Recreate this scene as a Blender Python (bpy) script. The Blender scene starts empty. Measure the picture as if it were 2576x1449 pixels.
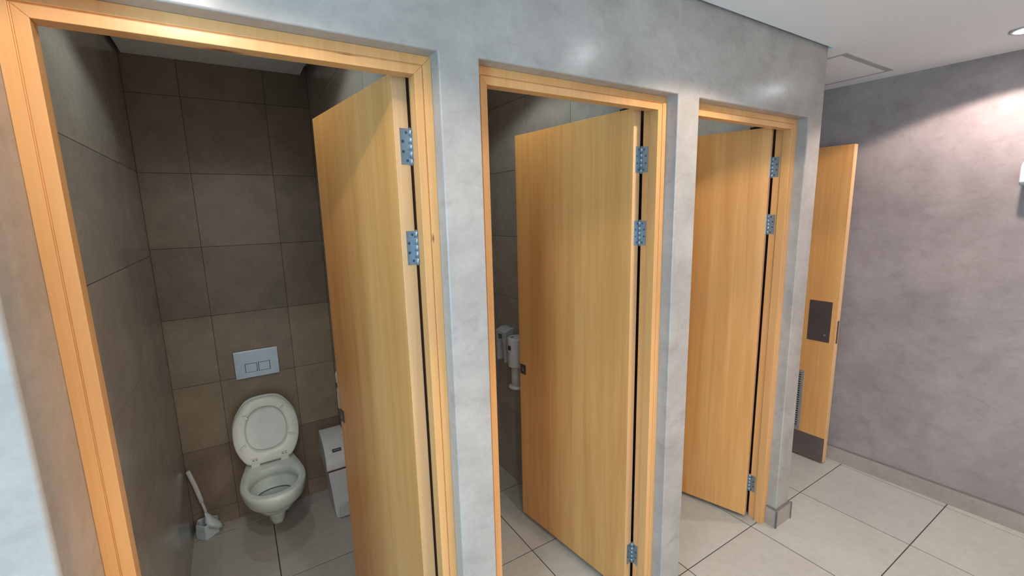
import bpy, bmesh, math, random
from mathutils import Vector, Matrix
random.seed(7)
S = bpy.context.scene
COL = S.collection

# ------------------------------------------------------------------ camera
yaw, pitch, roll = math.radians(31.923), math.radians(-9.775), math.radians(-1.4084)
Fw = Vector((math.sin(yaw)*math.cos(pitch), math.cos(yaw)*math.cos(pitch), math.sin(pitch)))
R0 = Vector((math.cos(yaw), -math.sin(yaw), 0)); U0 = R0.cross(Fw)
Rt = R0*math.cos(roll) + U0*math.sin(roll)
Up = -R0*math.sin(roll) + U0*math.cos(roll)
cd = bpy.data.cameras.new('camera'); cam = bpy.data.objects.new('camera', cd); COL.objects.link(cam)
m = Matrix.Identity(4)
for i in range(3):
    m[i][0] = Rt[i]; m[i][1] = Up[i]; m[i][2] = -Fw[i]
m[0][3], m[1][3], m[2][3] = 1.1788, -1.0730, 1.6918
cam.matrix_world = m
cd.sensor_fit = 'HORIZONTAL'; cd.sensor_width = 36.0; cd.lens = 36.0*1117.24/2576.0
cd.clip_start = 0.02; cd.clip_end = 60
S.camera = cam

# ------------------------------------------------------------------ world, exposure
W = bpy.data.worlds.new('world'); S.world = W; W.use_nodes = True
W.node_tree.nodes['Background'].inputs[0].default_value = (0.45, 0.65, 0.95, 1)
W.node_tree.nodes['Background'].inputs[1].default_value = 0.3
S.view_settings.view_transform = 'Standard'; S.view_settings.look = 'None'
S.view_settings.gamma = 1.0; S.view_settings.use_curve_mapping = False
S.view_settings.exposure = 0.79

# ------------------------------------------------------------------ key dimensions
ZC = 2.39            # corridor ceiling
ZS = 2.45            # stall ceiling
ZH = 2.08            # plaster opening head
YB = 1.713           # stall back wall
YI = 0.125           # inner face of the front wall
OP = [(0.884, 1.652), (1.766, 2.5505), (2.669, 3.462)]
XE = 3.585
STALL = [(0.83, 1.62), (1.74, 2.545), (2.66, 3.462)]
def XW(y): return 4.422 - 0.0426*y
LAMPS = [(1.13, -0.58), (2.615, -0.58), (4.085, -0.532), (-0.35, -0.60), (0.9, -2.22), (2.2, -2.22), (3.5, -2.22)]  # last three: unseen rear lamps, added as ambient fill

# ------------------------------------------------------------------ lights
def spot(name, x, y, z, power, col, ang=136, rad=0.035, blend=0.16):
    l = bpy.data.lights.new(name, 'SPOT'); l.energy = power; l.color = col
    l.spot_size = math.radians(ang); l.spot_blend = blend; l.shadow_soft_size = rad
    o = bpy.data.objects.new(name, l); COL.objects.link(o); o.location = (x, y, z)
    return o
LAMP_POWER = [18, 26, 33, 3, 42, 44, 24]
LAMP_COL = [(1.0, 0.88, 0.76), (1.0, 0.85, 0.72), (1.0, 0.84, 0.79), (1.0, 0.92, 0.85), (1.0, 0.87, 0.74), (1.0, 0.85, 0.70), (1.0, 0.83, 0.72)]
for i, (x, y) in enumerate(LAMPS):
    spot('ceiling_spot_light', x, y, ZC-0.012, LAMP_POWER[i], LAMP_COL[i])  # the last three are the added rear fill lamps
STALL_LAMPS = [(1.22, 0.70), (2.14, 0.70), (3.06, 0.70)]
for x, y in STALL_LAMPS: spot('stall_spot_light', x, y, ZS-0.012, 5.6, (0.88, 1.0, 0.95), 136, 0.03, 0.30)
dl = bpy.data.lights.new('window_daylight', 'AREA'); dl.shape = 'RECTANGLE'; dl.size = 1.5; dl.size_y = 1.7
dl.energy = 150.0; dl.color = (0.30, 0.68, 1.0)
dlo = bpy.data.objects.new('window_daylight', dl); COL.objects.link(dlo)
dlo.location = (-1.75, -2.69, 1.15); dlo.rotation_euler = (math.radians(90), 0, 0)   # shines towards +y

# ------------------------------------------------------------------ materials
def mat(name):
    m = bpy.data.materials.new(name); m.use_nodes = True
    nt = m.node_tree; b = nt.nodes['Principled BSDF']
    return m, nt, b
def N(nt, t, **kw):
    n = nt.nodes.new(t)
    for k, v in kw.items(): setattr(n, k, v)
    return n
def coords(nt, scale=(1, 1, 1), kind='Object'):
    tc = N(nt, 'ShaderNodeTexCoord'); mp = N(nt, 'ShaderNodeMapping')
    nt.links.new(tc.outputs[kind], mp.inputs[0]); mp.inputs['Scale'].default_value = scale
    return mp.outputs[0]
def noise(nt, vec, scale, detail=4, rough=0.55, dist=0.0):
    n = N(nt, 'ShaderNodeTexNoise'); n.inputs['Scale'].default_value = scale
    n.inputs['Detail'].default_value = detail; n.inputs['Roughness'].default_value = rough
    n.inputs['Distortion'].default_value = dist
    nt.links.new(vec, n.inputs['Vector']); return n.outputs['Fac']
def ramp(nt, fac, stops):
    r = N(nt, 'ShaderNodeValToRGB'); e = r.color_ramp.elements
    e[0].position, e[0].color = stops[0][0], (*stops[0][1], 1)
    e[1].position, e[1].color = stops[-1][0], (*stops[-1][1], 1)
    for p, c in stops[1:-1]:
        q = e.new(p); q.color = (*c, 1)
    nt.links.new(fac, r.inputs[0]); return r.outputs[0]
def mix(nt, a, b, fac, blend='MIX'):
    n = N(nt, 'ShaderNodeMix', data_type='RGBA', blend_type=blend)
    if isinstance(fac, float): n.inputs[0].default_value = fac
    else: nt.links.new(fac, n.inputs[0])
    for s, v in ((n.inputs[6], a), (n.inputs[7], b)):
        if isinstance(v, tuple): s.default_value = (*v, 1)
        else: nt.links.new(v, s)
    return n.outputs[2]
def bump(nt, b, h, strength=0.1, dist=0.01):
    n = N(nt, 'ShaderNodeBump'); n.inputs['Strength'].default_value = strength
    n.inputs['Distance'].default_value = dist
    nt.links.new(h, n.inputs['Height']); nt.links.new(n.outputs[0], b.inputs['Normal'])
def plain(name, col, rough=0.4, metal=0.0, spec=0.5, coat=0.0, bumps=None, var=1.0):
    m, nt, b = mat(name)
    v = coords(nt); f = noise(nt, v, 14, 3)
    c = ramp(nt, f, [(0.3, tuple(x*(1-0.06*var) for x in col)), (0.7, tuple(min(1, x*(1+0.05*var)) for x in col))])
    nt.links.new(c, b.inputs['Base Color'])
    b.inputs['Roughness'].default_value = rough; b.inputs['Metallic'].default_value = metal
    b.inputs['Specular IOR Level'].default_value = spec; b.inputs['Coat Weight'].default_value = coat
    if bumps: bump(nt, b, noise(nt, v, bumps[0], 4), bumps[1], 0.004)
    return m

def plaster(name='polished_plaster', k=(1, 1, 1)):
    m, nt, b = mat(name)
    v = coords(nt)
    big = noise(nt, v, 2.2, 3, 0.5, 0.0); cloud = noise(nt, v, 8, 5, 0.5, 0.0); fine = noise(nt, v, 60, 4, 0.6)
    c1 = ramp(nt, big, [(0.05, (0.26, 0.24, 0.225)), (0.95, (0.53, 0.50, 0.48))])
    c2 = ramp(nt, cloud, [(0.05, (0.27, 0.248, 0.238)), (0.95, (0.52, 0.49, 0.472))])
    smudge = noise(nt, v, 4.6, 2, 0.5, 0.3)
    c = mix(nt, c1, c2, 0.5)
    c = mix(nt, c, ramp(nt, smudge, [(0.45, (1, 1, 1)), (0.95, (0.66, 0.64, 0.64))]), 0.8, 'MULTIPLY')
    marks = noise(nt, coords(nt, (1, 1, 1.6)), 13, 3, 0.6, 0.5)
    c = mix(nt, c, ramp(nt, marks, [(0.10, (0.55, 0.53, 0.53)), (0.42, (0.93, 0.925, 0.925)), (0.50, (1, 1, 1)), (0.95, (1.12, 1.12, 1.12))]), 0.5, 'MULTIPLY')
    c = mix(nt, c, ramp(nt, fine, [(0.35, (0.86, 0.86, 0.86)), (0.65, (1.05, 1.05, 1.05))]), 0.35, 'MULTIPLY')
    c = mix(nt, c, k, 1.0, 'MULTIPLY')
    nt.links.new(c, b.inputs['Base Color'])
    r = N(nt, 'ShaderNodeMapRange'); nt.links.new(cloud, r.inputs[0])
    r.inputs[1].default_value = 0.05; r.inputs[2].default_value = 0.95
    r.inputs[3].default_value = 0.19; r.inputs[4].default_value = 0.30
    nt.links.new(r.outputs[0], b.inputs['Roughness'])
    b.inputs['Specular IOR Level'].default_value = 0.45
    return m

def tile(name, dark, light, rough, spec=0.5, tint=0.5, sc=8):
    m, nt, b = mat(name)
    v = coords(nt)
    g = N(nt, 'ShaderNodeNewGeometry')
    f = noise(nt, v, sc, 6, 0.65, 0.4); f2 = noise(nt, v, sc*9, 4, 0.6)
    c = ramp(nt, f, [(0.3, dark), (0.72, light)])
    t = ramp(nt, g.outputs['Random Per Island'], [(0.0, (1-tint*0.5,)*3), (0.5, (1.0, 0.98, 0.95)), (1.0, (1+tint*0.55, 1+tint*0.55, 1+tint*0.42))])
    c = mix(nt, c, t, 1.0, 'MULTIPLY')
    c = mix(nt, c, ramp(nt, f2, [(0.35, (0.85, 0.85, 0.85)), (0.65, (1.06, 1.06, 1.06))]), 0.4, 'MULTIPLY')
    nt.links.new(c, b.inputs['Base Color'])
    b.inputs['Roughness'].default_value = rough; b.inputs['Specular IOR Level'].default_value = spec
    bump(nt, b, f, 0.05, 0.01)
    return m

def wood(name, dark, light, scale=(16, 16, 0.7), rough=0.38, coat=0.15, band=2.2, knots=()):
    m, nt, b = mat(name)
    v = coords(nt, scale); v2 = coords(nt, (band, band, 0.12)); v3 = coords(nt, (70, 70, 2.2))
    f = noise(nt, v, 1.6, 6, 0.6, 0.7); g = noise(nt, v2, 1.3, 3, 0.5, 0.4); h = noise(nt, v3, 1.5, 3, 0.6)
    c = ramp(nt, f, [(0.28, dark), (0.75, light)])
    c = mix(nt, c, ramp(nt, g, [(0.36, (0.86, 0.80, 0.72)), (0.64, (1.06, 1.06, 1.04))]), 0.8, 'MULTIPLY')
    c = mix(nt, c, ramp(nt, h, [(0.3, (0.88, 0.85, 0.80)), (0.7, (1.04, 1.04, 1.04))]), 0.5, 'MULTIPLY')
    for (kc, ks) in knots:       # dark knots in the timber
        tc = N(nt, 'ShaderNodeTexCoord')
        sb = N(nt, 'ShaderNodeVectorMath', operation='SUBTRACT'); nt.links.new(tc.outputs['Object'], sb.inputs[0]); sb.inputs[1].default_value = kc
        dv = N(nt, 'ShaderNodeVectorMath', operation='DIVIDE'); nt.links.new(sb.outputs[0], dv.inputs[0]); dv.inputs[1].default_value = ks
        ln = N(nt, 'ShaderNodeVectorMath', operation='LENGTH'); nt.links.new(dv.outputs[0], ln.inputs[0])
        rg = ramp(nt, ln.outputs['Value'], [(0.25, (0.28, 0.16, 0.10)), (0.6, (0.72, 0.58, 0.48)), (1.0, (1, 1, 1))])
        c = mix(nt, c, rg, 1.0, 'MULTIPLY')
    nt.links.new(c, b.inputs['Base Color'])
    b.inputs['Roughness'].default_value = rough; b.inputs['Coat Weight'].default_value = coat
    b.inputs['Coat Roughness'].default_value = 0.3
    bump(nt, b, h, 0.04, 0.003)
    return m

M = {}
M['plaster'] = plaster(k=(1.04, 1.02, 0.98))
M['plaster_mauve'] = plaster('mauve_polished_plaster', (0.86, 0.775, 0.78))  # same plaster, with the dimmer, pinkish light worked into its colour
M['stall_tile'] = tile('stone_wall_tile', (0.20, 0.152, 0.120), (0.28, 0.217, 0.172), 0.36, 0.45, 0.22)
M['stall_tile_pale'] = tile('pale_stone_wall_tile', (0.26, 0.210, 0.150), (0.35, 0.285, 0.208), 0.36, 0.45, 0.15)
M['stall_side'] = tile('polished_side_wall_tile', (0.31, 0.275, 0.245), (0.42, 0.38, 0.345), 0.17, 0.6, 0.15, 4)
M['grout_dark'] = plain('dark_grout', (0.055, 0.048, 0.042), 0.8)
M['floor_tile'] = tile('porcelain_floor_tile', (0.42, 0.418, 0.39), (0.48, 0.478, 0.45), 0.33, 0.45, 0.08, 3)
M['skirt_tile'] = tile('skirting_tile', (0.33, 0.275, 0.24), (0.41, 0.35, 0.31), 0.42, 0.4, 0.12, 6)
M['frame_wood'] = wood('beech_frame', (0.71, 0.36, 0.13), (0.83, 0.455, 0.19), (10, 10, 0.5), 0.34, 0.2, knots=(((1.633, 0.047, 1.626), (0.004, 0.02, 0.016)), ((1.204, 0.078, 2.034), (0.05, 0.012, 0.01)), ((1.447, 0.047, 2.055), (0.035, 0.01, 0.003))))
M['door_wood'] = wood('maple_veneer', (0.69, 0.315, 0.092), (0.85, 0.45, 0.165), (14, 14, 0.6), 0.36, 0.15)
M['edge_wood'] = wood('maple_lipping', (0.70, 0.42, 0.21), (0.80, 0.52, 0.29), (14, 14, 0.6), 0.42, 0.1)
M['ceiling'] = plain('ceiling_paint', (0.89, 0.89, 0.89), 0.7, var=0.12)
M['ceiling_grey'] = plain('hatch_frame_paint', (0.46, 0.45, 0.44), 0.6)  # grey puts the shade of the hatch's step into the colour
M['grout_grey'] = plain('grey_grout', (0.14, 0.125, 0.115), 0.8)
M['steel'] = plain('brushed_steel', (0.31, 0.355, 0.39), 0.38, 0.7)
M['steel_dark'] = plain('dull_bronze_plate', (0.14, 0.105, 0.095), 0.38, 0.55)
M['kick'] = plain('brushed_kick_plate', (0.20, 0.165, 0.15), 0.4, 0.7)
M['screw'] = plain('screw_head', (0.10, 0.13, 0.16), 0.35, 0.8)
M['vent'] = plain('vent_metal', (0.42, 0.38, 0.34), 0.45, 0.5)
M['black'] = plain('black_slot', (0.012, 0.011, 0.011), 0.6)
M['rubber'] = plain('dark_seal', (0.03, 0.025, 0.03), 0.5)
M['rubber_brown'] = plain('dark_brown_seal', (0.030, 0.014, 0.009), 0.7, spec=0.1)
M['ceramic'] = plain('white_ceramic', (0.64, 0.72, 0.69), 0.08, 0.0, 0.6, 0.4)
M['seat'] = plain('white_seat_plastic', (0.70, 0.745, 0.69), 0.22, 0.0, 0.5, 0.1)
M['lid'] = plain('white_lid_plastic', (0.68, 0.74, 0.74), 0.3)
M['plastic'] = plain('white_plastic', (0.62, 0.63, 0.66), 0.28)
M['plastic_grey'] = plain('pale_grey_plastic', (0.50, 0.52, 0.55), 0.35)
M['plastic_blue'] = plain('pale_brush_plastic', (0.58, 0.68, 0.72), 0.35)
M['label'] = plain('dark_label', (0.03, 0.04, 0.05), 0.4)
M['label_text'] = plain('label_print', (0.30, 0.33, 0.36), 0.5)
M['bag'] = plain('bin_bag', (0.10, 0.045, 0.075), 0.5)
M['chrome'] = plain('satin_chrome', (0.38, 0.45, 0.52), 0.28, 0.7)
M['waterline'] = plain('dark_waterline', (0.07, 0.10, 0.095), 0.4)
M['paper'] = plain('tissue_paper', (0.62, 0.62, 0.62), 0.9)
def emis(name, col, st):
    m, nt, b = mat(name)
    b.inputs['Base Color'].default_value = (*col, 1); b.inputs['Emission Color'].default_value = (*col, 1)
    b.inputs['Emission Strength'].default_value = st; return m
M['lamp'] = emis('lamp_glow', (0.95, 0.97, 1.0), 38)
M['lamp_dim'] = emis('stall_lamp_glow', (0.93, 1.0, 0.96), 8)
def glass():
    m = bpy.data.materials.new('window_glass'); m.use_nodes = True; nt = m.node_tree
    nt.nodes.remove(nt.nodes['Principled BSDF'])
    t = N(nt, 'ShaderNodeBsdfTransparent'); g = N(nt, 'ShaderNodeBsdfGlossy'); g.inputs['Roughness'].default_value = 0.03
    x = N(nt, 'ShaderNodeMixShader'); x.inputs[0].default_value = 0.05
    nt.links.new(t.outputs[0], x.inputs[1]); nt.links.new(g.outputs[0], x.inputs[2])
    nt.links.new(x.outputs[0], nt.nodes['Material Output'].inputs[0]); return m
M['glass'] = glass()

# ------------------------------------------------------------------ mesh helpers
def box(bm, x0, x1, y0, y1, z0, z1, mi=0, mx=None):
    vs = [bm.verts.new((x, y, z)) for z in (z0, z1) for y in (y0, y1) for x in (x0, x1)]
    fs = []
    for q in ((0, 2, 3, 1), (4, 5, 7, 6), (0, 1, 5, 4), (2, 6, 7, 3), (0, 4, 6, 2), (1, 3, 7, 5)):
        f = bm.faces.new([vs[i] for i in q]); f.material_index = mi; fs.append(f)
    if mx is not None:
        for v in vs: v.co = mx @ v.co
    return vs
def prism(bm, pts, axis, a0, a1, mi=0):
    """polygon pts (2D) extruded along axis (0,1,2) from a0 to a1"""
    def P(p, a):
        if axis == 0: return (a, p[0], p[1])
        if axis == 1: return (p[0], a, p[1])
        return (p[0], p[1], a)
    A = [bm.verts.new(P(p, a0)) for p in pts]; B = [bm.verts.new(P(p, a1)) for p in pts]
    n = len(pts)
    fs = [bm.faces.new(A), bm.faces.new(B[::-1])]
    for i in range(n): fs.append(bm.faces.new((A[i], B[i], B[(i+1) % n], A[(i+1) % n])))
    for f in fs: f.material_index = mi
    return A + B
def loft(bm, rings, cap0=True, cap1=True, mi=0, smooth=True):
    R = [[bm.verts.new(p) for p in r] for r in rings]; n = len(R[0])
    for a, b in zip(R, R[1:]):
        for i in range(n):
            f = bm.faces.new((a[i], a[(i+1) % n], b[(i+1) % n], b[i])); f.smooth = smooth; f.material_index = mi
    if cap0: f = bm.faces.new(R[0][::-1]); f.material_index = mi
    if cap1: f = bm.faces.new(R[-1]); f.material_index = mi
    return R
def cyl(bm, c, r, z0, z1, n=24, mi=0, r1=None, axis=2):
    r1 = r if r1 is None else r1
    def ring(rr, z):
        out = []
        for i in range(n):
            a = 2*math.pi*i/n; u, v = rr*math.cos(a), rr*math.sin(a)
            out.append((c[0]+u, c[1]+v, z) if axis == 2 else ((z, c[0]+u, c[1]+v) if axis == 0 else (c[0]+u, z, c[1]+v)))
        return out
    return loft(bm, [ring(r, z0), ring(r1, z1)], mi=mi)
def obj(name, bm, mats, parent=None, bevel=None, seg=2, sub=0, smooth=False, loc=None, recalc=True):
    if recalc: bmesh.ops.recalc_face_normals(bm, faces=bm.faces)
    me = bpy.data.meshes.new(name); bm.to_mesh(me); bm.free()
    if not isinstance(mats, (list, tuple)): mats = [mats]
    for k in mats: me.materials.append(M[k] if isinstance(k, str) else k)
    if smooth:
        for p in me.polygons: p.use_smooth = True
    o = bpy.data.objects.new(name, me); COL.objects.link(o)
    if parent is not None:
        o.parent = parent
    if bevel:
        b = o.modifiers.new('bevel', 'BEVEL'); b.width = bevel; b.segments = seg; b.limit_method = 'ANGLE'
        b.angle_limit = math.radians(40); b.harden_normals = False
        for p in me.polygons: p.use_smooth = True
        w = o.modifiers.new('wn', 'WEIGHTED_NORMAL'); w.keep_sharp = True
    if sub:
        s = o.modifiers.new('sub', 'SUBSURF'); s.levels = sub; s.render_levels = sub
    return o
def tag(o, label, cat, group=None, kind=None):
    o['label'] = label; o['category'] = cat
    if group: o['group'] = group
    if kind: o['kind'] = kind
    return o
def empty(name, loc, label, cat, group=None, kind=None):
    o = bpy.data.objects.new(name, None); COL.objects.link(o); o.location = loc; o.empty_display_size = 0.05
    return tag(o, label, cat, group, kind)
def struct(o, label, cat): return tag(o, label, cat, kind='structure')

# ------------------------------------------------------------------ floor
bm = bmesh.new()
g = 0.0022
xl = [-2.9, -2.49, -1.96, -1.43, -0.90, -0.37, 0.16, 0.68, 1.20, 1.745, 2.29, 2.834, 3.361, 3.880, 4.40, 4.60]
yl = [-2.75, -2.49, -1.98, -1.47, -0.955, -0.442, 0.069, 0.580, 1.085, 1.627, 1.80]
box(bm, -2.9, 4.7, -2.75, 1.80, -0.05, -0.0015, 1)
for a, b in zip(xl, xl[1:]):
    for c, d in zip(yl, yl[1:]):
        vs = [bm.verts.new(p) for p in ((a+g, c+g, -0.0012), (b-g, c+g, -0.0012), (b-g, d-g, -0.0012), (a+g, d-g, -0.0012))]
        ws = [bm.verts.new(p) for p in ((a+g+.001, c+g+.001, 0), (b-g-.001, c+g+.001, 0), (b-g-.001, d-g-.001, 0), (a+g+.001, d-g-.001, 0))]
        bm.faces.new(ws)
        for i in range(4): bm.faces.new((vs[i], vs[(i+1) % 4], ws[(i+1) % 4], ws[i]))
struct(obj('floor', bm, ['floor_tile', 'grout_dark']), 'beige grey porcelain tiled floor with thin dark joints', 'floor')

# ------------------------------------------------------------------ front wall with the three openings
bm = bmesh.new()
poly = [(0.60, 0), (0.60, 2.52), (XE, 2.52), (XE, 0)]
for a, b in OP[::-1]:
    poly += [(b, 0), (b, ZH), (a, ZH), (a, 0)]
prism(bm, poly, 1, 0.0, YI)
struct(obj('wall_front', bm, 'plaster', bevel=0.005, seg=3), 'grey polished plaster wall pierced by the three stall doorways', 'wall')
bm = bmesh.new(); box(bm, -2.9, 0.8846, -0.144, 0.0465, 0, 2.52)
struct(obj('wall_pier', bm, 'plaster', bevel=0.008, seg=3), 'plaster pier standing forward at the left of the first doorway', 'wall')
bm = bmesh.new(); box(bm, 3.464, XE, YI, 1.80, 0, 2.52)
struct(obj('wall_end', bm, 'plaster', bevel=0.005), 'plaster end wall of the stall row beside the lobby', 'wall')
# right wall, slightly skew
bm = bmesh.new()
prism(bm, [(XW(-2.7)+.008, -2.7), (XW(1.8)+.008, 1.8), (XW(1.8)+.2, 1.8), (XW(-2.7)+.2, -2.7)], 2, 0, 2.52)
struct(obj('wall_right', bm, 'plaster_mauve'), 'long mauve grey polished plaster wall on the right', 'wall')
bm = bmesh.new()
LX0, LX1, LY = 3.66, 4.352, 1.0
prism(bm, [(XE, 0), (XE, 2.5), (4.40, 2.5), (4.40, 0), (LX1, 0), (LX1, 2.06), (LX0, 2.06), (LX0, 0)], 1, LY, LY+0.12)
struct(obj('wall_lobby', bm, 'plaster'), 'plaster wall with the entrance doorway behind the stall row end', 'wall')
bm = bmesh.new(); box(bm, XE, 4.55, 1.78, 1.9, 0, 2.5)
struct(obj('wall_passage', bm, 'plaster'), 'plaster wall of the passage beyond the entrance door', 'wall')
bm = bmesh.new(); box(bm, -2.95, -2.82, -2.7, 0, 0, 2.5)
struct(obj('wall_left', bm, 'plaster'), 'plaster wall closing the corridor on the left', 'wall')
bm = bmesh.new()
WX0, WX1, WZ0, WZ1 = -2.5, -1.0, 0.30, 2.0
box(bm, -2.95, WX0, -2.72, -2.6, 0, 2.5); box(bm, WX1, 4.7, -2.72, -2.6, 0, 2.5)
box(bm, WX0, WX1, -2.72, -2.6, 0, WZ0); box(bm, WX0, WX1, -2.72, -2.6, WZ1, 2.5)
struct(obj('wall_back', bm, 'ceiling'), 'white painted wall behind the camera with a window', 'wall')
w = empty('window_1', (0, -2.6, 0), 'window with white frame in the wall facing the stalls', 'window', kind='structure')
bm = bmesh.new(); e = 0.05
for (a, b, c, d) in ((WX0, WX0+e, WZ0, WZ1), (WX1-e, WX1, WZ0, WZ1), (WX0+e, WX1-e, WZ0, WZ0+e), (WX0+e, WX1-e, WZ1-e, WZ1), (-1.775, -1.725, WZ0+e, WZ1-e)):
    box(bm, a, b, -0.09, -0.04, c, d)
obj('window_frame', bm, 'plastic', w, bevel=0.003)
bm = bmesh.new(); box(bm, WX0+e, WX1-e, -0.068, -0.064, WZ0+e, WZ1-e)
obj('window_pane', bm, 'glass', w)

# ------------------------------------------------------------------ stall walls (tiles as geometry over grout)
def tile_plane(bm, axis, pos, sgn, us, vs, gap=0.0011, th=0.004, pale=()):
    """axis: normal axis; sgn: direction the tiles face"""
    for iu, (a, b) in enumerate(zip(us, us[1:])):
        for iv, (c, d) in enumerate(zip(vs, vs[1:])):
            if axis == 1: box(bm, a+gap, b-gap, min(pos, pos+sgn*th), max(pos, pos+sgn*th), c+gap, d-gap, 2 if (iu, iv) in pale else 0)
            else: box(bm, min(pos, pos+sgn*th), max(pos, pos+sgn*th), a+gap, b-gap, c+gap, d-gap)
ZR = [0.0, 0.10, 0.465, 0.825, 1.188, 1.550, 1.917, 2.281, 2.50]
names = ['first', 'middle', 'last']
for i, (a, b) in enumerate(STALL):
    c0 = a + 0.21
    us = [a, c0, c0+0.365, b] if b - c0 - 0.365 < 0.37 else [a, c0, c0+0.365, c0+0.73, b]
    bm = bmesh.new(); box(bm, a-0.05, b+0.05, YB+0.0035, YB+0.09, 0, 2.52, 1)
    tile_plane(bm, 1, YB+0.004, -1, us, ZR, pale=((0, 2), (1, 2), (2, 2), (0, 3), (2, 3)) if i == 0 else ((0, 1), (2, 4)))
    struct(obj('wall_stall_back', bm, ['stall_tile', 'grout_dark', 'stall_tile_pale']), 'brown stone tiled back wall of the %s stall' % names[i], 'wall')
    ys = [YI, 0.58, 0.945, 1.31, 1.71]
    bm = bmesh.new()
    box(bm, a-0.055 if i else a-0.12, a-0.0035, YI, YB+.003, 0, 2.52, 1)
    zl = [0.0, 0.10, 0.70, 1.11, 1.52, 1.92, 2.50]
    tile_plane(bm, 0, a-0.004, 1, [YI, 0.50, 1.31, 1.71] if i == 0 else ys, zl if i == 0 else ZR)
    struct(obj('wall_stall_left', bm, ['stall_side', 'grout_dark']), 'polished tiled left wall of the %s stall' % names[i], 'wall')
    bm = bmesh.new()
    box(bm, b+0.0035, b+0.06 if i < 2 else b+0.004, YI, YB+.003, 0, 2.52, 1)
    tile_plane(bm, 0, b+0.004, -1, ys, ZR)
    struct(obj('wall_stall_right', bm, ['stall_side', 'grout_dark']), 'polished tiled right wall of the %s stall' % names[i], 'wall')

# ------------------------------------------------------------------ ceilings
bm = bmesh.new()
prism(bm, [(-2.9, -2.65), (4.55, -2.65), (4.35+.03, 1.78), (XE+.015, 1.78), (XE+.015, -0.016), (-2.9, -0.016)], 2, ZC, ZC+0.02)
box(bm, -2.95, 4.85, -2.75, 1.9, 2.50, 2.56)
struct(obj('ceiling', bm, 'ceiling'), 'white painted ceiling over the corridor with a narrow shadow gap', 'ceiling')
for i, (a, b) in enumerate(STALL):
    bm = bmesh.new(); box(bm, a+0.013, b-0.032, YI+.02, YB-0.002, ZS, ZS+0.015)
    struct(obj('ceiling_stall', bm, 'ceiling'), 'white ceiling panel over the %s stall' % names[i], 'ceiling')
# access hatch
h = empty('access_hatch', (4.0, 0.28, ZC), 'square white access hatch with a grey frame in the ceiling by the far wall', 'ceiling hatch')
bm = bmesh.new()
x0, x1, y0, y1, f = 3.725-4, 4.275-4, -0.018-.28, 0.545-.28, 0.028
for q in ((x0, x1, y0, y0+f), (x0, x1, y1-f*.6, y1), (x0, x0+f*.6, y0+f, y1-f*.6), (x1-f*.6, x1, y0+f, y1-f*.6)):
    box(bm, q[0], q[1], q[2], q[3], -0.003, 0.001)
obj('hatch_frame', bm, 'ceiling_grey', h)
bm = bmesh.new(); box(bm, x0+f*.6+.002, x1-f*.6-.002, y0+f+.002, y1-f*.6-.002, -0.0022, 0.001)
obj('hatch_panel', bm, 'ceiling', h)
# downlights
lbl = ['glowing recessed ceiling downlight in front of the first stall doorway', 'glowing recessed ceiling downlight in front of the middle stall doorway',
       'bright round ceiling downlight close to the right-hand wall', 'glowing ceiling downlight in front of the left plaster pier',
       'rear row ceiling downlight level with the first stall doorway', 'rear row ceiling downlight level with the middle stall doorway', 'rear row ceiling downlight nearest the right wall']
for i, (x, y) in enumerate(LAMPS):
    d = empty('ceiling_downlight', (x, y, ZC), lbl[i], 'downlight', 'downlights along the corridor ceiling')
    bm = bmesh.new(); rings = []
    for r, z in ((0.060, 0.001), (0.060, -0.004), (0.054, -0.007), (0.046, -0.006), (0.043, 0.0)):
        rings.append([(r*math.cos(2*math.pi*k/40), r*math.sin(2*math.pi*k/40), z) for k in range(40)])
    loft(bm, rings, False, False); obj('trim_ring', bm, 'plastic_grey', d, recalc=False)
    bm = bmesh.new(); cyl(bm, (0, 0), 0.043, -0.0035, 0.0, 40); obj('lamp_lens', bm, 'lamp', d)
for i, (x, y) in enumerate(STALL_LAMPS):
    d = empty('ceiling_downlight', (x, y, ZS), 'ceiling downlight inside the %s stall' % names[i], 'downlight', 'downlights inside the stalls')
    bm = bmesh.new(); rings = []
    for r, z in ((0.060, 0.001), (0.060, -0.004), (0.054, -0.006), (0.048, -0.003), (0.046, 0.0)):
        rings.append([(r*math.cos(2*math.pi*k/40), r*math.sin(2*math.pi*k/40), z) for k in range(40)])
    loft(bm, rings, False, False); obj('trim_ring', bm, 'plastic_grey', d, recalc=False)
    bm = bmesh.new(); cyl(bm, (0, 0), 0.046, -0.002, 0.0, 40); obj('lamp_lens', bm, 'lamp_dim', d)

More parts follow.
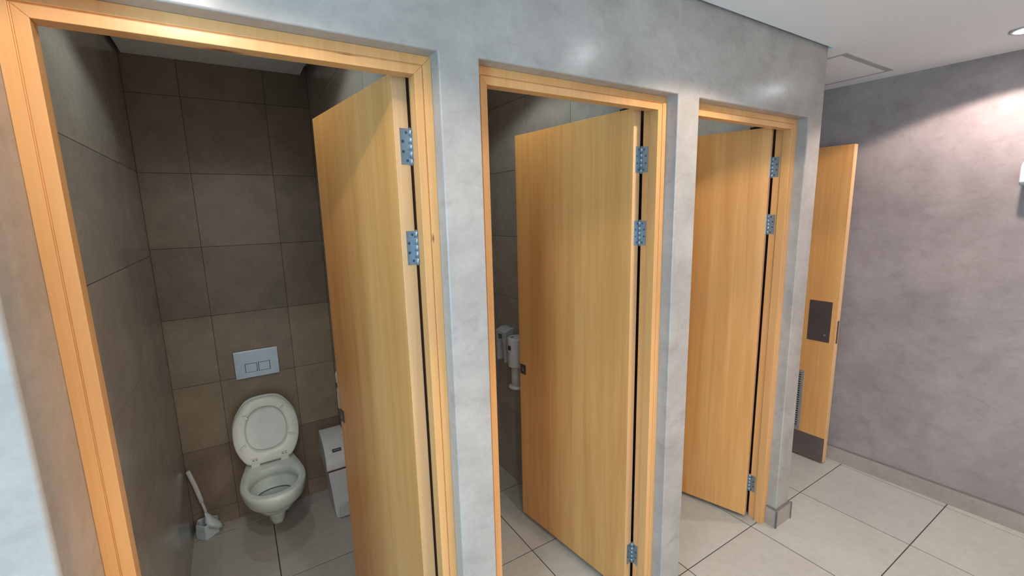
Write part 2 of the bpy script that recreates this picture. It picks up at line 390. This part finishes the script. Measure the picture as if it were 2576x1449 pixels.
# ------------------------------------------------------------------ door frames (trim) : rebated profile
REV = 0.047; WF = 0.0465; RB = 0.013; YR = 0.085
def frame(i):
    a, b = OP[i]
    bm = bmesh.new()
    def member(kind):
        # profile in (w, y): w = distance from the plaster into the opening
        gw = 0.0235
        prof = [(0, REV), (gw-.0015, REV), (gw-.0015, REV+.004), (gw+.0015, REV+.004), (gw+.0015, REV), (WF, REV), (WF, YR), (WF-RB, YR), (WF-RB, YI), (0, YI)]
        z1 = ZH
        if kind == 'L': pts = lambda w, y, z: (a+w, y, z)
        if kind == 'R': pts = lambda w, y, z: (b-w, y, z)
        if kind in 'LR':
            A = [bm.verts.new(pts(w, y, 0)) for w, y in prof]
            B = [bm.verts.new(pts(w, y, ZH-w)) for w, y in prof]
        else:
            A = [bm.verts.new((a+w, y, ZH-w)) for w, y in prof]
            B = [bm.verts.new((b-w, y, ZH-w)) for w, y in prof]
        n = len(prof)
        bm.faces.new(A); bm.faces.new(B[::-1])
        for k in range(n): bm.faces.new((A[k], B[k], B[(k+1) % n], A[(k+1) % n]))
    for k in 'LRH': member(k)
    fr_ = struct(obj('trim_%d' % (i+1), bm, 'frame_wood', bevel=0.0012, seg=2), 'varnished beech door frame around the %s stall doorway' % names[i], 'door frame')
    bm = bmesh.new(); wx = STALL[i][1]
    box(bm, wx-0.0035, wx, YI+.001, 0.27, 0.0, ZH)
    obj('door_seal', bm, 'rubber_brown', fr_)  # dark strip stands in for shade in the hinge-side gap
    return fr_
for i in range(3): frame(i)

# ------------------------------------------------------------------ hinges and doors
def hinge(root, zc, ang, M3, jamb=True):
    """root at pivot; M3 rotates closed-door coordinates into the open position"""
    hh = 0.047
    bm = bmesh.new(); segs = [(-1.0, -0.62), (-0.57, -0.20), (-0.19, 0.19), (0.20, 0.57), (0.62, 1.0)]
    for s, e_ in segs: cyl(bm, (0, 0), 0.0062, zc+s*hh, zc+e_*hh, 16)
    cyl(bm, (0, 0), 0.0048, zc-hh, zc+hh, 12)
    cyl(bm, (0, 0), 0.005, zc+hh, zc+hh+.004, 12, r1=0.002); cyl(bm, (0, 0), 0.002, zc-hh-.004, zc-hh, 12, r1=0.005)
    kn = obj('hinge', bm, 'steel', root, smooth=False)
    for which in (0, 1):
        bm = bmesh.new(); L = 0.031
        if which == 0:   # leaf on the door edge: lies in plane x=-0.003, y from 0 to -L
            box(bm, -0.0045, -0.0025, -L, -0.004, zc-hh, zc+hh)
            for (yy, zz) in ((-0.013, .78), (-0.024, .28), (-0.024, -.28), (-0.013, -.78)):
                cyl(bm, (yy, zc+zz*hh), 0.0038, -0.0020, -0.0026, 14, 1, axis=0)
            for v in bm.verts: v.co = M3 @ v.co
        else:
            if not jamb: bm.free(); continue
            box(bm, -0.0010, 0.0018, -L, -0.004, zc-hh, zc+hh)
            for (yy, zz) in ((-0.012, .78), (-0.021, .28), (-0.021, -.28), (-0.012, -.78)):
                cyl(bm, (yy, zc+zz*hh), 0.0038, -0.0010, -0.0015, 14, 1, axis=0)
        obj('hinge_leaf', bm, ['steel', 'screw'], kn)
    return kn

DT = 0.042
def door(i, ang, L, zb=0.022, zt=2.0535, hz=(0.20, 1.598, 1.871), lockz=None, lock='steel_dark'):
    a, b = OP[i]
    px, py = b-WF+RB, YI+0.005
    root = empty('door_%d' % (i+1), (px, py, 0), ['open flush maple door of the first stall, nearest the camera', 'open flush maple door of the middle stall', 'open flush maple door of the last stall'][i], 'door', 'stall doors', 'structure')
    M3 = Matrix.Rotation(-math.radians(ang), 4, 'Z')
    bm = bmesh.new()
    y1_, y0_ = -0.003, -0.003-DT
    box(bm, -0.0045-L, -0.0045, y0_, y1_, zb, zt)
    for v in bm.verts: v.co = M3 @ v.co
    # edges lipped in paler wood
    ex = (M3 @ Vector((1, 0, 0))).to_3d()
    bm.normal_update(); bmesh.ops.recalc_face_normals(bm, faces=bm.faces)
    for f in bm.faces:
        if abs(f.normal.dot(ex)) > .9 or abs(f.normal.z) > .9: f.material_index = 1
    obj('door_leaf', bm, ['door_wood', 'edge_wood'], root, bevel=0.0012)
    for z in hz: hinge(root, z, ang, M3)
    if lockz:
        bm = bmesh.new()
        box(bm, -0.0045-L+0.008, -0.0045-L+0.050, y0_-0.0025, y0_, lockz-0.026, lockz+0.026)
        cx = -0.0045-L+0.029
        cyl(bm, (cx, lockz), 0.013, y0_-0.0045, y0_-0.0024, 24, 0, axis=1)
        box(bm, cx-.0025, cx+.0025, y0_-0.0052, y0_-0.0044, lockz-0.009, lockz+0.009, 1)
        for v in bm.verts: v.co = M3 @ v.co
        obj('lock_indicator', bm, [lock, 'chrome'], root, bevel=0.0008)
    return root
door(0, 82.6, 0.690, lockz=0.868, lock='steel_dark')
door(1, 84.0, 0.700, lockz=0.872)
door(2, 72.6, 0.715)

# ------------------------------------------------------------------ entrance door standing open along the right wall
root = empty('door_4', (4.36, 0.99, 0), 'open maple entrance door with dark pull plate, vent and kick plate along right wall', 'door', None, 'structure')
D4 = math.radians(1.2)
T4 = Matrix.Rotation(0, 4, 'Z')
DL = 0.855
def d4(v): return v      # local: face at x=-0.055..., free end at y=-DL
bm = bmesh.new(); XF, XB = -0.055, -0.012
sk = 0.010
def shear(o_bm):
    for v in o_bm.verts: v.co.x += (v.co.y+DL)*(-0.045)+0.0
box(bm, XF, XB, -DL, -0.004, 0.012, 2.032)
shear(bm); bmesh.ops.recalc_face_normals(bm, faces=bm.faces); bm.normal_update()
for f in bm.faces:
    if abs(f.normal.y) > .9 or abs(f.normal.z) > .9: f.material_index = 1
obj('door_leaf', bm, ['door_wood', 'edge_wood'], root, bevel=0.0012)
def yy(y): return y-0.99
bm = bmesh.new(); box(bm, XF-0.002, XF, yy(0.165), yy(0.292), 0.822, 1.085); shear(bm)
p = obj('pull_plate', bm, 'steel_dark', root, bevel=0.0008)
bm = bmesh.new(); cyl(bm, (yy(0.193), 0.868), 0.006, XF-0.0045, XF-0.0018, 16, axis=0); shear(bm)
obj('key_cylinder', bm, 'chrome', p)
bm = bmesh.new(); box(bm, XF-0.0018, XF, -DL+.002, -0.012, 0.014, 0.178); shear(bm)
obj('kick_plate', bm, 'kick', root, bevel=0.0006)
bm = bmesh.new(); box(bm, XF+.011, XB-.011, -DL-.0016, -DL+.001, 0.822, 0.968); shear(bm)
obj('lock_faceplate', bm, 'steel_dark', root, bevel=0.0005)
bm = bmesh.new(); va, vb, v0, v1 = yy(0.286), yy(0.745), 0.185, 0.605; fr = 0.017
for q in ((va, vb, v0, v0+fr), (va, vb, v1-fr, v1), (va, va+fr, v0+fr, v1-fr), (vb-fr, vb, v0+fr, v1-fr)):
    box(bm, XF-0.006, XF-.0003, q[0], q[1], q[2], q[3])
shear(bm); vt = obj('vent_grille', bm, 'vent', root, bevel=0.001)
bm = bmesh.new(); box(bm, XF-0.0012, XF-0.0002, va+fr, vb-fr, v0+fr, v1-fr, 1)
n = 24
for k in range(n):
    z = v0+fr+(k+.5)*(v1-v0-2*fr)/n
    box(bm, XF-0.0055, XF-0.001, va+fr, vb-fr, z-0.0045, z+0.0035, 0)
shear(bm); obj('vent_slats', bm, ['vent', 'black'], vt)
M3 = Matrix.Rotation(math.radians(-90), 4, 'Z')
# frame round the entrance opening
bm = bmesh.new()
box(bm, LX0, LX0+.04, LY-.005, LY+.125, 0, 2.02); box(bm, LX1-.04, LX1, LY+.02, LY+.125, 0, 2.02); box(bm, LX0, LX1, LY-.005, LY+.125, 2.02, 2.06)
struct(obj('trim_4', bm, 'frame_wood', bevel=0.0015), 'beech frame of the entrance doorway behind the row end', 'door frame')

# ------------------------------------------------------------------ skirting
def skirt(name, pts, label, hgt=0.098, th=0.012, closed=False):
    """run of skirting tiles; pts = wall line, tiles stand out to the left of travel"""
    bm = bmesh.new()
    P = [Vector((x, y, 0)) for x, y in pts]
    off = []
    for i, q in enumerate(P):
        ns = []
        if i > 0: d = (P[i]-P[i-1]).normalized(); ns.append(Vector((-d.y, d.x, 0)))
        if i < len(P)-1: d = (P[i+1]-P[i]).normalized(); ns.append(Vector((-d.y, d.x, 0)))
        if len(ns) == 2:
            bb = (ns[0]+ns[1]).normalized(); off.append(q+bb*th/max(.3, bb.dot(ns[0])))
        else: off.append(q+ns[0]*th)
    for i in range(len(P)-1):
        a, b, c, d = P[i], P[i+1], off[i+1], off[i]
        lo = [bm.verts.new(v) for v in (a, b, c, d)]; hi = [bm.verts.new(v+Vector((0, 0, hgt-.003))) for v in (a, b, c, d)]
        fs = [bm.faces.new(lo), bm.faces.new(hi[::-1])]
        for k in range(4): fs.append(bm.faces.new((lo[k], hi[k], hi[(k+1) % 4], lo[(k+1) % 4])))
        # dark top grout
        a2, b2 = a+Vector((0, 0, hgt-.003)), b+Vector((0, 0, hgt-.003)); c2, d2 = c+Vector((0, 0, hgt-.003)), d+Vector((0, 0, hgt-.003))
        lo = [bm.verts.new(v) for v in (a2, b2, c2, d2)]
        cc, dd_ = b+(c-b)*.5+Vector((0, 0, hgt+.003)), a+(d-a)*.5+Vector((0, 0, hgt+.003))
        hi = [bm.verts.new(v) for v in (a+Vector((0, 0, hgt+.003)), b+Vector((0, 0, hgt+.003)), cc, dd_)]
        fs = [bm.faces.new(lo), bm.faces.new(hi[::-1])]
        for k in range(4): fs.append(bm.faces.new((lo[k], hi[k], hi[(k+1) % 4], lo[(k+1) % 4])))
        for f in fs: f.material_index = 1
    # corner grout strips at outer corners
    for i in range(1, len(P)-1):
        q = off[i]; box(bm, q.x-.0035, q.x+.0035, q.y-.0035, q.y+.0035, 0, hgt, 1)
    return struct(obj(name, bm, ['skirt_tile', 'grout_grey']), label, 'skirting')
skirt('baseboard_right', [(XW(-2.6)+.008, -2.6), (XW(0.99)+.008, 0.99)], 'grey tile skirting along the right wall')
skirt('baseboard_end', [(XE, 0.99), (XE, 0.0), (3.462, 0.0), (3.462, 0.046)], 'grey tile skirting wrapped round the foot of the end pillar')
skirt('baseboard_pillar', [(2.669, 0.046), (2.669, 0.0), (2.5505, 0.0), (2.5505, 0.046)], 'grey tile skirting at the foot of the middle pillar')
skirt('baseboard_front', [(1.766, 0.046), (1.766, 0.0), (1.652, 0.0), (1.652, 0.046)], 'grey tile skirting at the foot of the pillar beside the first doorway')
skirt('baseboard_pier', [(0.884, 0.046), (0.884, -0.144), (-2.8, -0.144)], 'grey tile skirting at the foot of the left pier')

# ------------------------------------------------------------------ toilet
TX = 1.222
def smooth_loop(ctrl, n=56):
    out = []; k = len(ctrl)
    for i in range(n):
        t = i*k/n; j = int(t); u = t-j
        p0, p1, p2, p3 = ctrl[(j-1) % k], ctrl[j % k], ctrl[(j+1) % k], ctrl[(j+2) % k]
        out.append(tuple(0.5*((2*p1[a])+(-p0[a]+p2[a])*u+(2*p0[a]-5*p1[a]+4*p2[a]-p3[a])*u*u+(-p0[a]+3*p1[a]-3*p2[a]+p3[a])*u**3) for a in (0, 1)))
    return out
half = [(0.0, 1.150), (0.062, 1.166), (0.112, 1.210), (0.142, 1.280), (0.148, 1.350), (0.139, 1.430), (0.124, 1.510), (0.112, 1.585), (0.108, 1.660)]
ctrl = half + [(0.106, 1.713), (0.05, 1.713), (0.0, 1.713), (-0.05, 1.713), (-0.106, 1.713)] + [(-x, y) for x, y in half[:0:-1]]
outl = smooth_loop(ctrl, 84)
toilet = empty('toilet', (TX, YB, 0), 'white wall-hung toilet with its seat and lid raised in the first stall', 'toilet')
def ring(z, sx, sy, src=outl, cx=0, dy=0):
    return [(x*sx+cx, (y-YB)*sy+dy, z) for x, y in src]
hole = smooth_loop([(0.0, 1.195), (0.055, 1.208), (0.095, 1.248), (0.112, 1.310), (0.104, 1.375), (0.075, 1.428), (0.035, 1.450), (0.0, 1.455),
                    (-0.035, 1.450), (-0.075, 1.428), (-0.104, 1.375), (-0.112, 1.310), (-0.095, 1.248), (-0.055, 1.208)], 84)
def hring(z, s, cy=1.325, dy=0.0): return [(x*s, (cy+(y-cy)*s)-YB+dy, z) for x, y in hole]
bm = bmesh.new()
rings = [ring(0.222, 0.28, 0.60), ring(0.227, 0.46, 0.70), ring(0.243, 0.64, 0.80), ring(0.268, 0.80, 0.88), ring(0.300, 0.91, 0.94), ring(0.332, 0.97, 0.98),
         ring(0.352, 0.985, 0.995), ring(0.362, 1.0, 1.0), ring(0.376, 1.0, 1.0), ring(0.3835, 0.985, 0.994), ring(0.386, 0.96, 0.984)]
R = loft(bm, rings, True, False)
# bowl: rim flat to hole, then down
hr = [hring(0.3865, 1.10), hring(0.384, 1.02), hring(0.377, 0.985), hring(0.345, 0.97), hring(0.338, 1.03), hring(0.325, 1.03), hring(0.285, 0.93), hring(0.245, 0.72, 1.34), hring(0.225, 0.45, 1.36), hring(0.222, 0.1, 1.36)]
Hh = [[bm.verts.new(p) for p in r] for r in hr]
n = 84
allr = [R[-1]] + Hh
for A, B in zip(allr, allr[1:]):
    for k in range(n):
        f = bm.faces.new((A[k], A[(k+1) % n], B[(k+1) % n], B[k])); f.smooth = True
f = bm.faces.new(Hh[-1])
obj('toilet_pan', bm, 'ceramic', toilet)
# trap lobe under the bowl
bm = bmesh.new(); rr = []
for z, w, yf in ((0.245, 0.066, 1.285), (0.205, 0.058, 1.305), (0.165, 0.051, 1.335), (0.125, 0.045, 1.362), (0.101, 0.041, 1.378), (0.089, 0.031, 1.395), (0.085, 0.012, 1.43)):
    pts = []
    for k in range(40):
        a = 2*math.pi*k/40; c, s = math.cos(a), math.sin(a)
        x = w*math.copysign(abs(c)**0.75, c)
        y = (yf+YB)/2 + (YB-yf)/2*math.copysign(abs(s)**0.6, s)
        pts.append((x, y-YB, z))
    rr.append(pts)
loft(bm, rr); obj('trap_cover', bm, 'ceramic', toilet)
bm = bmesh.new(); vs = [bm.verts.new(p) for p in hring(0.275, 0.87, 1.325)]; bm.faces.new(vs)
m_, nt_, b_ = mat('toilet_water'); b_.inputs['Base Color'].default_value = (0.42, 0.50, 0.48, 1); b_.inputs['Roughness'].default_value = 0.03
bump(nt_, b_, noise(nt_, coords(nt_), 30, 2), 0.03, 0.002)
obj('toilet_water', bm, m_, toilet)
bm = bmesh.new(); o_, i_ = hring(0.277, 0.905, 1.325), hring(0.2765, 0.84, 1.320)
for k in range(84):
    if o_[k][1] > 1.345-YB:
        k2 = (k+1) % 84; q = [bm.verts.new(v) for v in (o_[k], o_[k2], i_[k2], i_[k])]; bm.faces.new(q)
obj('limescale_ring', bm, 'waterline', toilet)  # dark arc paints the shaded inner edge behind the water
# raised seat ring and lid (local s = sideways, t = up the raised seat, d = out of its plane)
HY, HZ = 1.525-YB, 0.396
tilt = math.radians(20)
def seatp(s, t, d):   # underside faces the room (-y)
    t = t*0.975
    return (s, HY + t*math.sin(tilt) - d*math.cos(tilt), HZ + t*math.cos(tilt) + d*math.sin(tilt)*-1)
so = smooth_loop([(0.0, 0.352), (0.075, 0.340), (0.122, 0.290), (0.151, 0.228), (0.158, 0.160), (0.149, 0.092), (0.126, 0.038), (0.100, 0.006), (0.06, 0.0), (0.0, 0.0), (-0.06, 0.0),
                  (-0.100, 0.006), (-0.126, 0.038), (-0.149, 0.092), (-0.158, 0.160), (-0.151, 0.228), (-0.122, 0.290), (-0.075, 0.340)], 72)
si = smooth_loop([(0.0, 0.298), (0.046, 0.288), (0.079, 0.253), (0.096, 0.192), (0.091, 0.130), (0.068, 0.085), (0.03, 0.066), (0.0, 0.063), (-0.03, 0.066), (-0.068, 0.085), (-0.091, 0.130), (-0.096, 0.192), (-0.079, 0.253), (-0.046, 0.288)], 72)
def sc(l, k, cy=0.18): return [(x*k, cy+(y-cy)*k) for x, y in l]
# align starting points (both start at top)
bm = bmesh.new()
prof = [(sc(so, 0.985), 0.001), (so, 0.006), (so, 0.012), (sc(so, 0.985), 0.016), (sc(so, 0.93), 0.0185), (sc(si, 1.10), 0.0185), (sc(si, 1.02), 0.016), (si, 0.010), (sc(si, 1.02), 0.001)]
prr = [[bm.verts.new(seatp(x, t, d)) for x, t in l] for l, d in prof]
n = 72
for A, B in zip(prr, prr[1:]+prr[:1]):
    for k in range(n):
        f = bm.faces.new((A[k], A[(k+1) % n], B[(k+1) % n], B[k])); f.smooth = True
seat = obj('toilet_seat', bm, 'seat', toilet)
for ang_, rad in ((52, 0.135), (133, 0.130), (-22, 0.128), (207, 0.130)):
    a = math.radians(ang_); cs, ct = rad*math.cos(a), 0.172+rad*math.sin(a)*1.0
    bm = bmesh.new(); rr = []
    for sc_, d in ((1.0, 0.016), (1.0, 0.0235), (0.7, 0.0255)):
        pts = []
        for k in range(20):
            b2 = 2*math.pi*k/20; u, v = 0.017*sc_*math.cos(b2), 0.0055*sc_*math.sin(b2)
            s_ = cs+u*math.cos(a)-v*math.sin(a); t_ = ct+u*math.sin(a)+v*math.cos(a)
            pts.append(seatp(s_, t_, d))
        rr.append(pts)
    loft(bm, rr); obj('seat_buffer', bm, 'seat', seat)
bm = bmesh.new()
rr = [[seatp(x, t, d) for x, t in sc(so, k_)] for k_, d in ((0.99, -0.004), (1.0, -0.008), (1.0, -0.012), (0.97, -0.020), (0.6, -0.026))]
loft(bm, rr); obj('toilet_lid', bm, 'lid', toilet)
for s_ in (-0.070, 0.070):
    bm = bmesh.new()
    T = Matrix.Translation((s_, 0, 0))
    box(bm, s_-0.020, s_+0.020, HY-0.022, HY+0.006, HZ-0.0155, HZ+0.006)
    box(bm, s_-0.014, s_+0.014, HY-0.012, HY+0.010, HZ+0.004, HZ+0.030)
    for q in (-0.007, 0.007): cyl(bm, (s_+q, HZ+0.022), 0.0025, HY-0.0135, HY-0.0118, 12, 1, axis=1)
    obj('seat_hinge', bm, ['seat', 'black'], toilet, bevel=0.002)
bm = bmesh.new(); cyl(bm, (HY-0.004, HZ+0.004), 0.004, -0.07, 0.07, 12, axis=0); obj('hinge_rod', bm, 'rubber', toilet)
# seal shadow gap between pan and wall
# ------------------------------------------------------------------ flush plate
fp = empty('flush_plate', (1.2195, YB, 0.8935), 'satin silver dual flush plate on the tiled wall above the toilet', 'flush plate')
bm = bmesh.new(); box(bm, -0.1085, 0.1085, -0.013, 0, -0.078, 0.078); obj('cover_plate', bm, 'chrome', fp, bevel=0.003)
for (a, b) in ((1.160, 1.2195), (1.2245, 1.283)):
    bm = bmesh.new(); box(bm, a-1.2195, b-1.2195, -0.0135, -0.012, 0.848-.8935, 0.899-.8935, 1)
    box(bm, a-1.2195+.003, b-1.2195-.003, -0.0165, -0.013, 0.851-.8935, 0.896-.8935, 0)
    obj('flush_button', bm, ['chrome', 'screw'], fp, bevel=0.0012)

# ------------------------------------------------------------------ toilet brush and holder
bh = empty('brush_holder', (0.895, 1.655, 0), 'pale blue white corner holder on the floor holding the toilet brush', 'brush holder')
bm = bmesh.new()
def pent(s, z, sh=0):
    base = [(-0.055, -0.015), (-0.010, -0.060), (0.050, -0.012), (0.052, 0.030), (0.0, 0.052), (-0.052, 0.045)]
    return [(x*s, y*s, z) for x, y in base]
loft(bm, [pent(1.0, 0.001), pent(0.99, 0.03), pent(0.90, 0.078), pent(0.80, 0.082), pent(0.77, 0.070), pent(0.80, 0.02), pent(0.75, 0.006)], True, True, smooth=False)
obj('holder_body', bm, 'plastic_blue', bh, bevel=0.004)
br = empty('toilet_brush', (0.898, 1.650, 0.085), 'white toilet brush with tapered hood leaning in its holder by the left wall', 'toilet brush')
bm = bmesh.new(); rr = []
hp = [Vector((0.030, -0.020, -0.030)), Vector((0.022, -0.016, -0.006)), Vector((0.010, -0.008, 0.022)), Vector((-0.001, 0.000, 0.045))]
for q, (rx, ry) in zip(hp, ((0.040, 0.030), (0.034, 0.026), (0.018, 0.015), (0.008, 0.007))):
    rr.append([(q.x+rx*math.cos(2*math.pi*k/24), q.y+ry*math.sin(2*math.pi*k/24), q.z+0.55*rx*math.cos(2*math.pi*k/24)*-0.8) for k in range(24)])
loft(bm, rr); obj('brush_hood', bm, 'plastic_blue', br)
bm = bmesh.new(); rr = []
path = [((-0.001, 0.0, 0.042), .0065), ((-0.006, 0.002, 0.075), .0065), ((-0.013, 0.004, 0.110), .0065), ((-0.0135, 0.004, 0.112), .0095), ((-0.022, 0.006, 0.160), .0100), ((-0.031, 0.008, 0.210), .0098), ((-0.040, 0.009, 0.250), .0098), ((-0.051, 0.010, 0.295), .0098), ((-0.053, 0.010, 0.302), .0085)]
for (c, r) in path: rr.append([(c[0]+r*math.cos(2*math.pi*k/16), c[1]+r*.55*math.sin(2*math.pi*k/16), c[2]+r*.45*math.cos(2*math.pi*k/16)) for k in range(16)])
loft(bm, rr); hd = obj('brush_handle', bm, 'plastic', br)
bm = bmesh.new(); rr = []
for t, r in ((0.1095, .0068), (0.1125, .0068)): rr.append([(-0.0132+r*math.cos(2*math.pi*k/16), 0.004+r*.6*math.sin(2*math.pi*k/16), t+r*.45*math.cos(2*math.pi*k/16)) for k in range(16)])
loft(bm, rr); obj('handle_joint', bm, 'rubber', hd)

# ------------------------------------------------------------------ sanitary bin in the first stall
bn = empty('sanitary_bin', (1.545, 1.50, 0), 'slim white pedal sanitary bin between the toilet and the first door', 'bin')
bm = bmesh.new()
def rr4(x0, x1, y0, y1, z): return [(x0, y0, z), (x1, y0, z), (x1, y1, z), (x0, y1, z)]
loft(bm, [rr4(-0.038, 0.068, -0.113, 0.100, 0.002), rr4(-0.060, 0.070, -0.122, 0.115, 0.296)], smooth=False)
obj('bin_body', bm, 'plastic', bn, bevel=0.004)
bm = bmesh.new(); loft(bm, [rr4(-0.061, 0.071, -0.1235, 0.116, 0.296), rr4(-0.062, 0.0715, -0.124, 0.117, 0.303)], smooth=False)
obj('bin_bag', bm, 'bag', bn)
bm = bmesh.new()
side = [(-0.128, 0.303), (-0.132, 0.318), (-0.128, 0.345), (-0.110, 0.372), (-0.060, 0.408), (0.0, 0.436), (0.060, 0.452), (0.105, 0.455), (0.120, 0.440), (0.120, 0.303)]
prism(bm, side, 0, -0.070, 0.072)
for v in bm.verts:
    if v.co.z > .36: v.co.x *= 0.90
ld = obj('bin_lid', bm, 'plastic', bn, bevel=0.009, seg=3)
# label on the sloping top
bm = bmesh.new(); sl = math.atan2(0.036, 0.05)
Tm = Matrix.Translation((0.000, -0.0805, 0.3955)) @ Matrix.Rotation(sl, 4, 'X')
box(bm, -0.024, 0.024, -0.010, 0.010, 0.0, 0.0015, 0, Tm)
for k, (a, b) in enumerate(((-0.016, -0.010), (-0.007, 0.0), (0.003, 0.008), (0.011, 0.016))): box(bm, a, b, -0.003, 0.003, 0.0015, 0.0019, 1, Tm)
obj('bin_label', bm, ['label', 'label_text'], ld)
bm = bmesh.new()
pr = [(-0.022, 0.012), (0.060, 0.012), (0.060, 0.100), (0.012, 0.100), (-0.010, 0.085), (-0.022, 0.055)]
prism(bm, pr, 1, -0.134, -0.108); obj('bin_pedal', bm, 'plastic_grey', bn, bevel=0.004)

# ------------------------------------------------------------------ wall dispensers (middle stall, and the same pair in the first stall)
def sheet_dispenser():
    o = empty('paper_dispenser', (2.545, 1.16, 0.80), 'tall grey white paper dispenser with arched front on the middle stall wall', 'paper dispenser')
    bm = bmesh.new()
    # body: block with an arched recess in its front (front faces -x)
    w = 0.052; H = 0.205; D = 0.066; nA = 12
    arch = [(-0.030, 0.0)] + [(-0.030*math.cos(math.pi*k/nA), 0.085+0.050*math.sin(math.pi*k/nA)) for k in range(nA+1)] + [(0.030, 0.0)]
    outer = [(w, 0.0), (w, H-0.02), (w, H), (-w, H), (-w, H-0.02), (-w, 0.0)]
    prism(bm, arch+outer, 0, -D, -0.03)
    box(bm, -0.034, 0.0, -w, w, 0.0, H)
    for v in bm.verts:
        if v.co.z > H-.001 and v.co.x < -.05: v.co.z -= 0.020
    obj('dispenser_body', bm, 'plastic_grey', o, bevel=0.004)
    bm = bmesh.new(); box(bm, -D-.0012, -D, -0.018, 0.020, 0.142, 0.168); box(bm, -D-.0016, -D-.0012, -0.012, 0.013, 0.1525, 0.1575, 1)
    obj('dispenser_label', bm, ['label', 'label_text'], o)
    return o
def roll_dispenser():
    o = empty('roll_holder', (2.545, 0.985, 0.69), 'white cylindrical toilet roll holder with round base on the middle stall wall', 'toilet roll holder')
    cx, r = -0.062, 0.052
    bm = bmesh.new(); rr = []
    for z, q in ((0.132, r*.99), (0.136, r), (0.290, r), (0.297, r*.98), (0.300, r*.9)):
        rr.append([(cx+q*math.cos(2*math.pi*k/48), q*math.sin(2*math.pi*k/48), z) for k in range(48)])
    loft(bm, rr); b_ = obj('holder_drum', bm, 'plastic', o)
    bm = bmesh.new(); cyl(bm, (cx-.022, 0.010), 0.009, 0.2995, 0.3008, 20); obj('drum_lock', bm, 'screw', b_)
    bm = bmesh.new(); rr = []
    a0 = math.radians(168)
    for z in (0.232, 0.258):
        pass
    for k in range(7):
        a = a0+math.radians(30)*k/6
        p0 = (cx+(r+.0006)*math.cos(a), (r+.0006)*math.sin(a)); rr.append(p0)
    for a_, b2 in zip(rr, rr[1:]):
        q = [bm.verts.new(v) for v in ((*a_, 0.232), (*b2, 0.232), (*b2, 0.258), (*a_, 0.258))]; bm.faces.new(q)
    obj('drum_label', bm, 'label', b_)
    bm = bmesh.new(); box(bm, cx-r-.0006, cx-r+.002, -0.001, 0.002, 0.195, 0.215); obj('drum_slot', bm, 'rubber', b_)
    bm = bmesh.new(); cyl(bm, (cx, 0), 0.034, 0.010, 0.140, 32); obj('toilet_roll', bm, 'paper', o)
    bm = bmesh.new(); rr = []
    for z, q in ((0.0, 0.046), (0.004, 0.052), (0.010, 0.052), (0.014, 0.046), (0.015, 0.034)):
        rr.append([(cx+q*math.cos(2*math.pi*k/40), q*math.sin(2*math.pi*k/40), z) for k in range(40)])
    loft(bm, rr); obj('holder_base', bm, 'plastic', o)
    bm = bmesh.new(); box(bm, -0.03, 0.0, -0.03, 0.03, 0.0, 0.295); obj('back_bracket', bm, 'plastic_grey', o, bevel=0.002)
    return o
def dup(root, loc, label):
    r = root.copy(); COL.objects.link(r); r.location = loc; r['label'] = label
    for ch in list(root.children):
        c = ch.copy(); COL.objects.link(c); c.parent = r
        for g2 in list(ch.children):
            d_ = g2.copy(); COL.objects.link(d_); d_.parent = c
    return r
pd = sheet_dispenser(); rh = roll_dispenser()
pd['group'] = 'paper dispensers on the stall walls'; rh['group'] = 'toilet roll holders on the stall walls'
dup(pd, (1.62, 1.16, 0.80), 'paper dispenser peeping out behind the free edge of the first door')
dup(rh, (1.62, 0.985, 0.69), 'toilet roll holder mostly hidden behind the first door')

# ------------------------------------------------------------------ dispenser on the right wall, cut by the picture edge
sd = empty('hand_dispenser', (XW(-.585)+.008, -0.586, 1.755), 'white wall dispenser with pale blue panel cut by the right picture edge', 'dispenser')
bm = bmesh.new(); prism(bm, [(0.0, 0.0), (-0.065, 0.0), (-0.085, 0.012), (-0.085, 0.088), (-0.065, 0.112), (0.0, 0.112)], 1, -0.065, 0.065)
# prism axis 1 gives (x, y, z)
obj('dispenser_body', bm, 'plastic', sd, bevel=0.008, seg=3)
bm = bmesh.new(); box(bm, -0.0865, -0.084, -0.045, 0.045, 0.025, 0.075); obj('front_panel', bm, 'plastic_blue', sd, bevel=0.001)
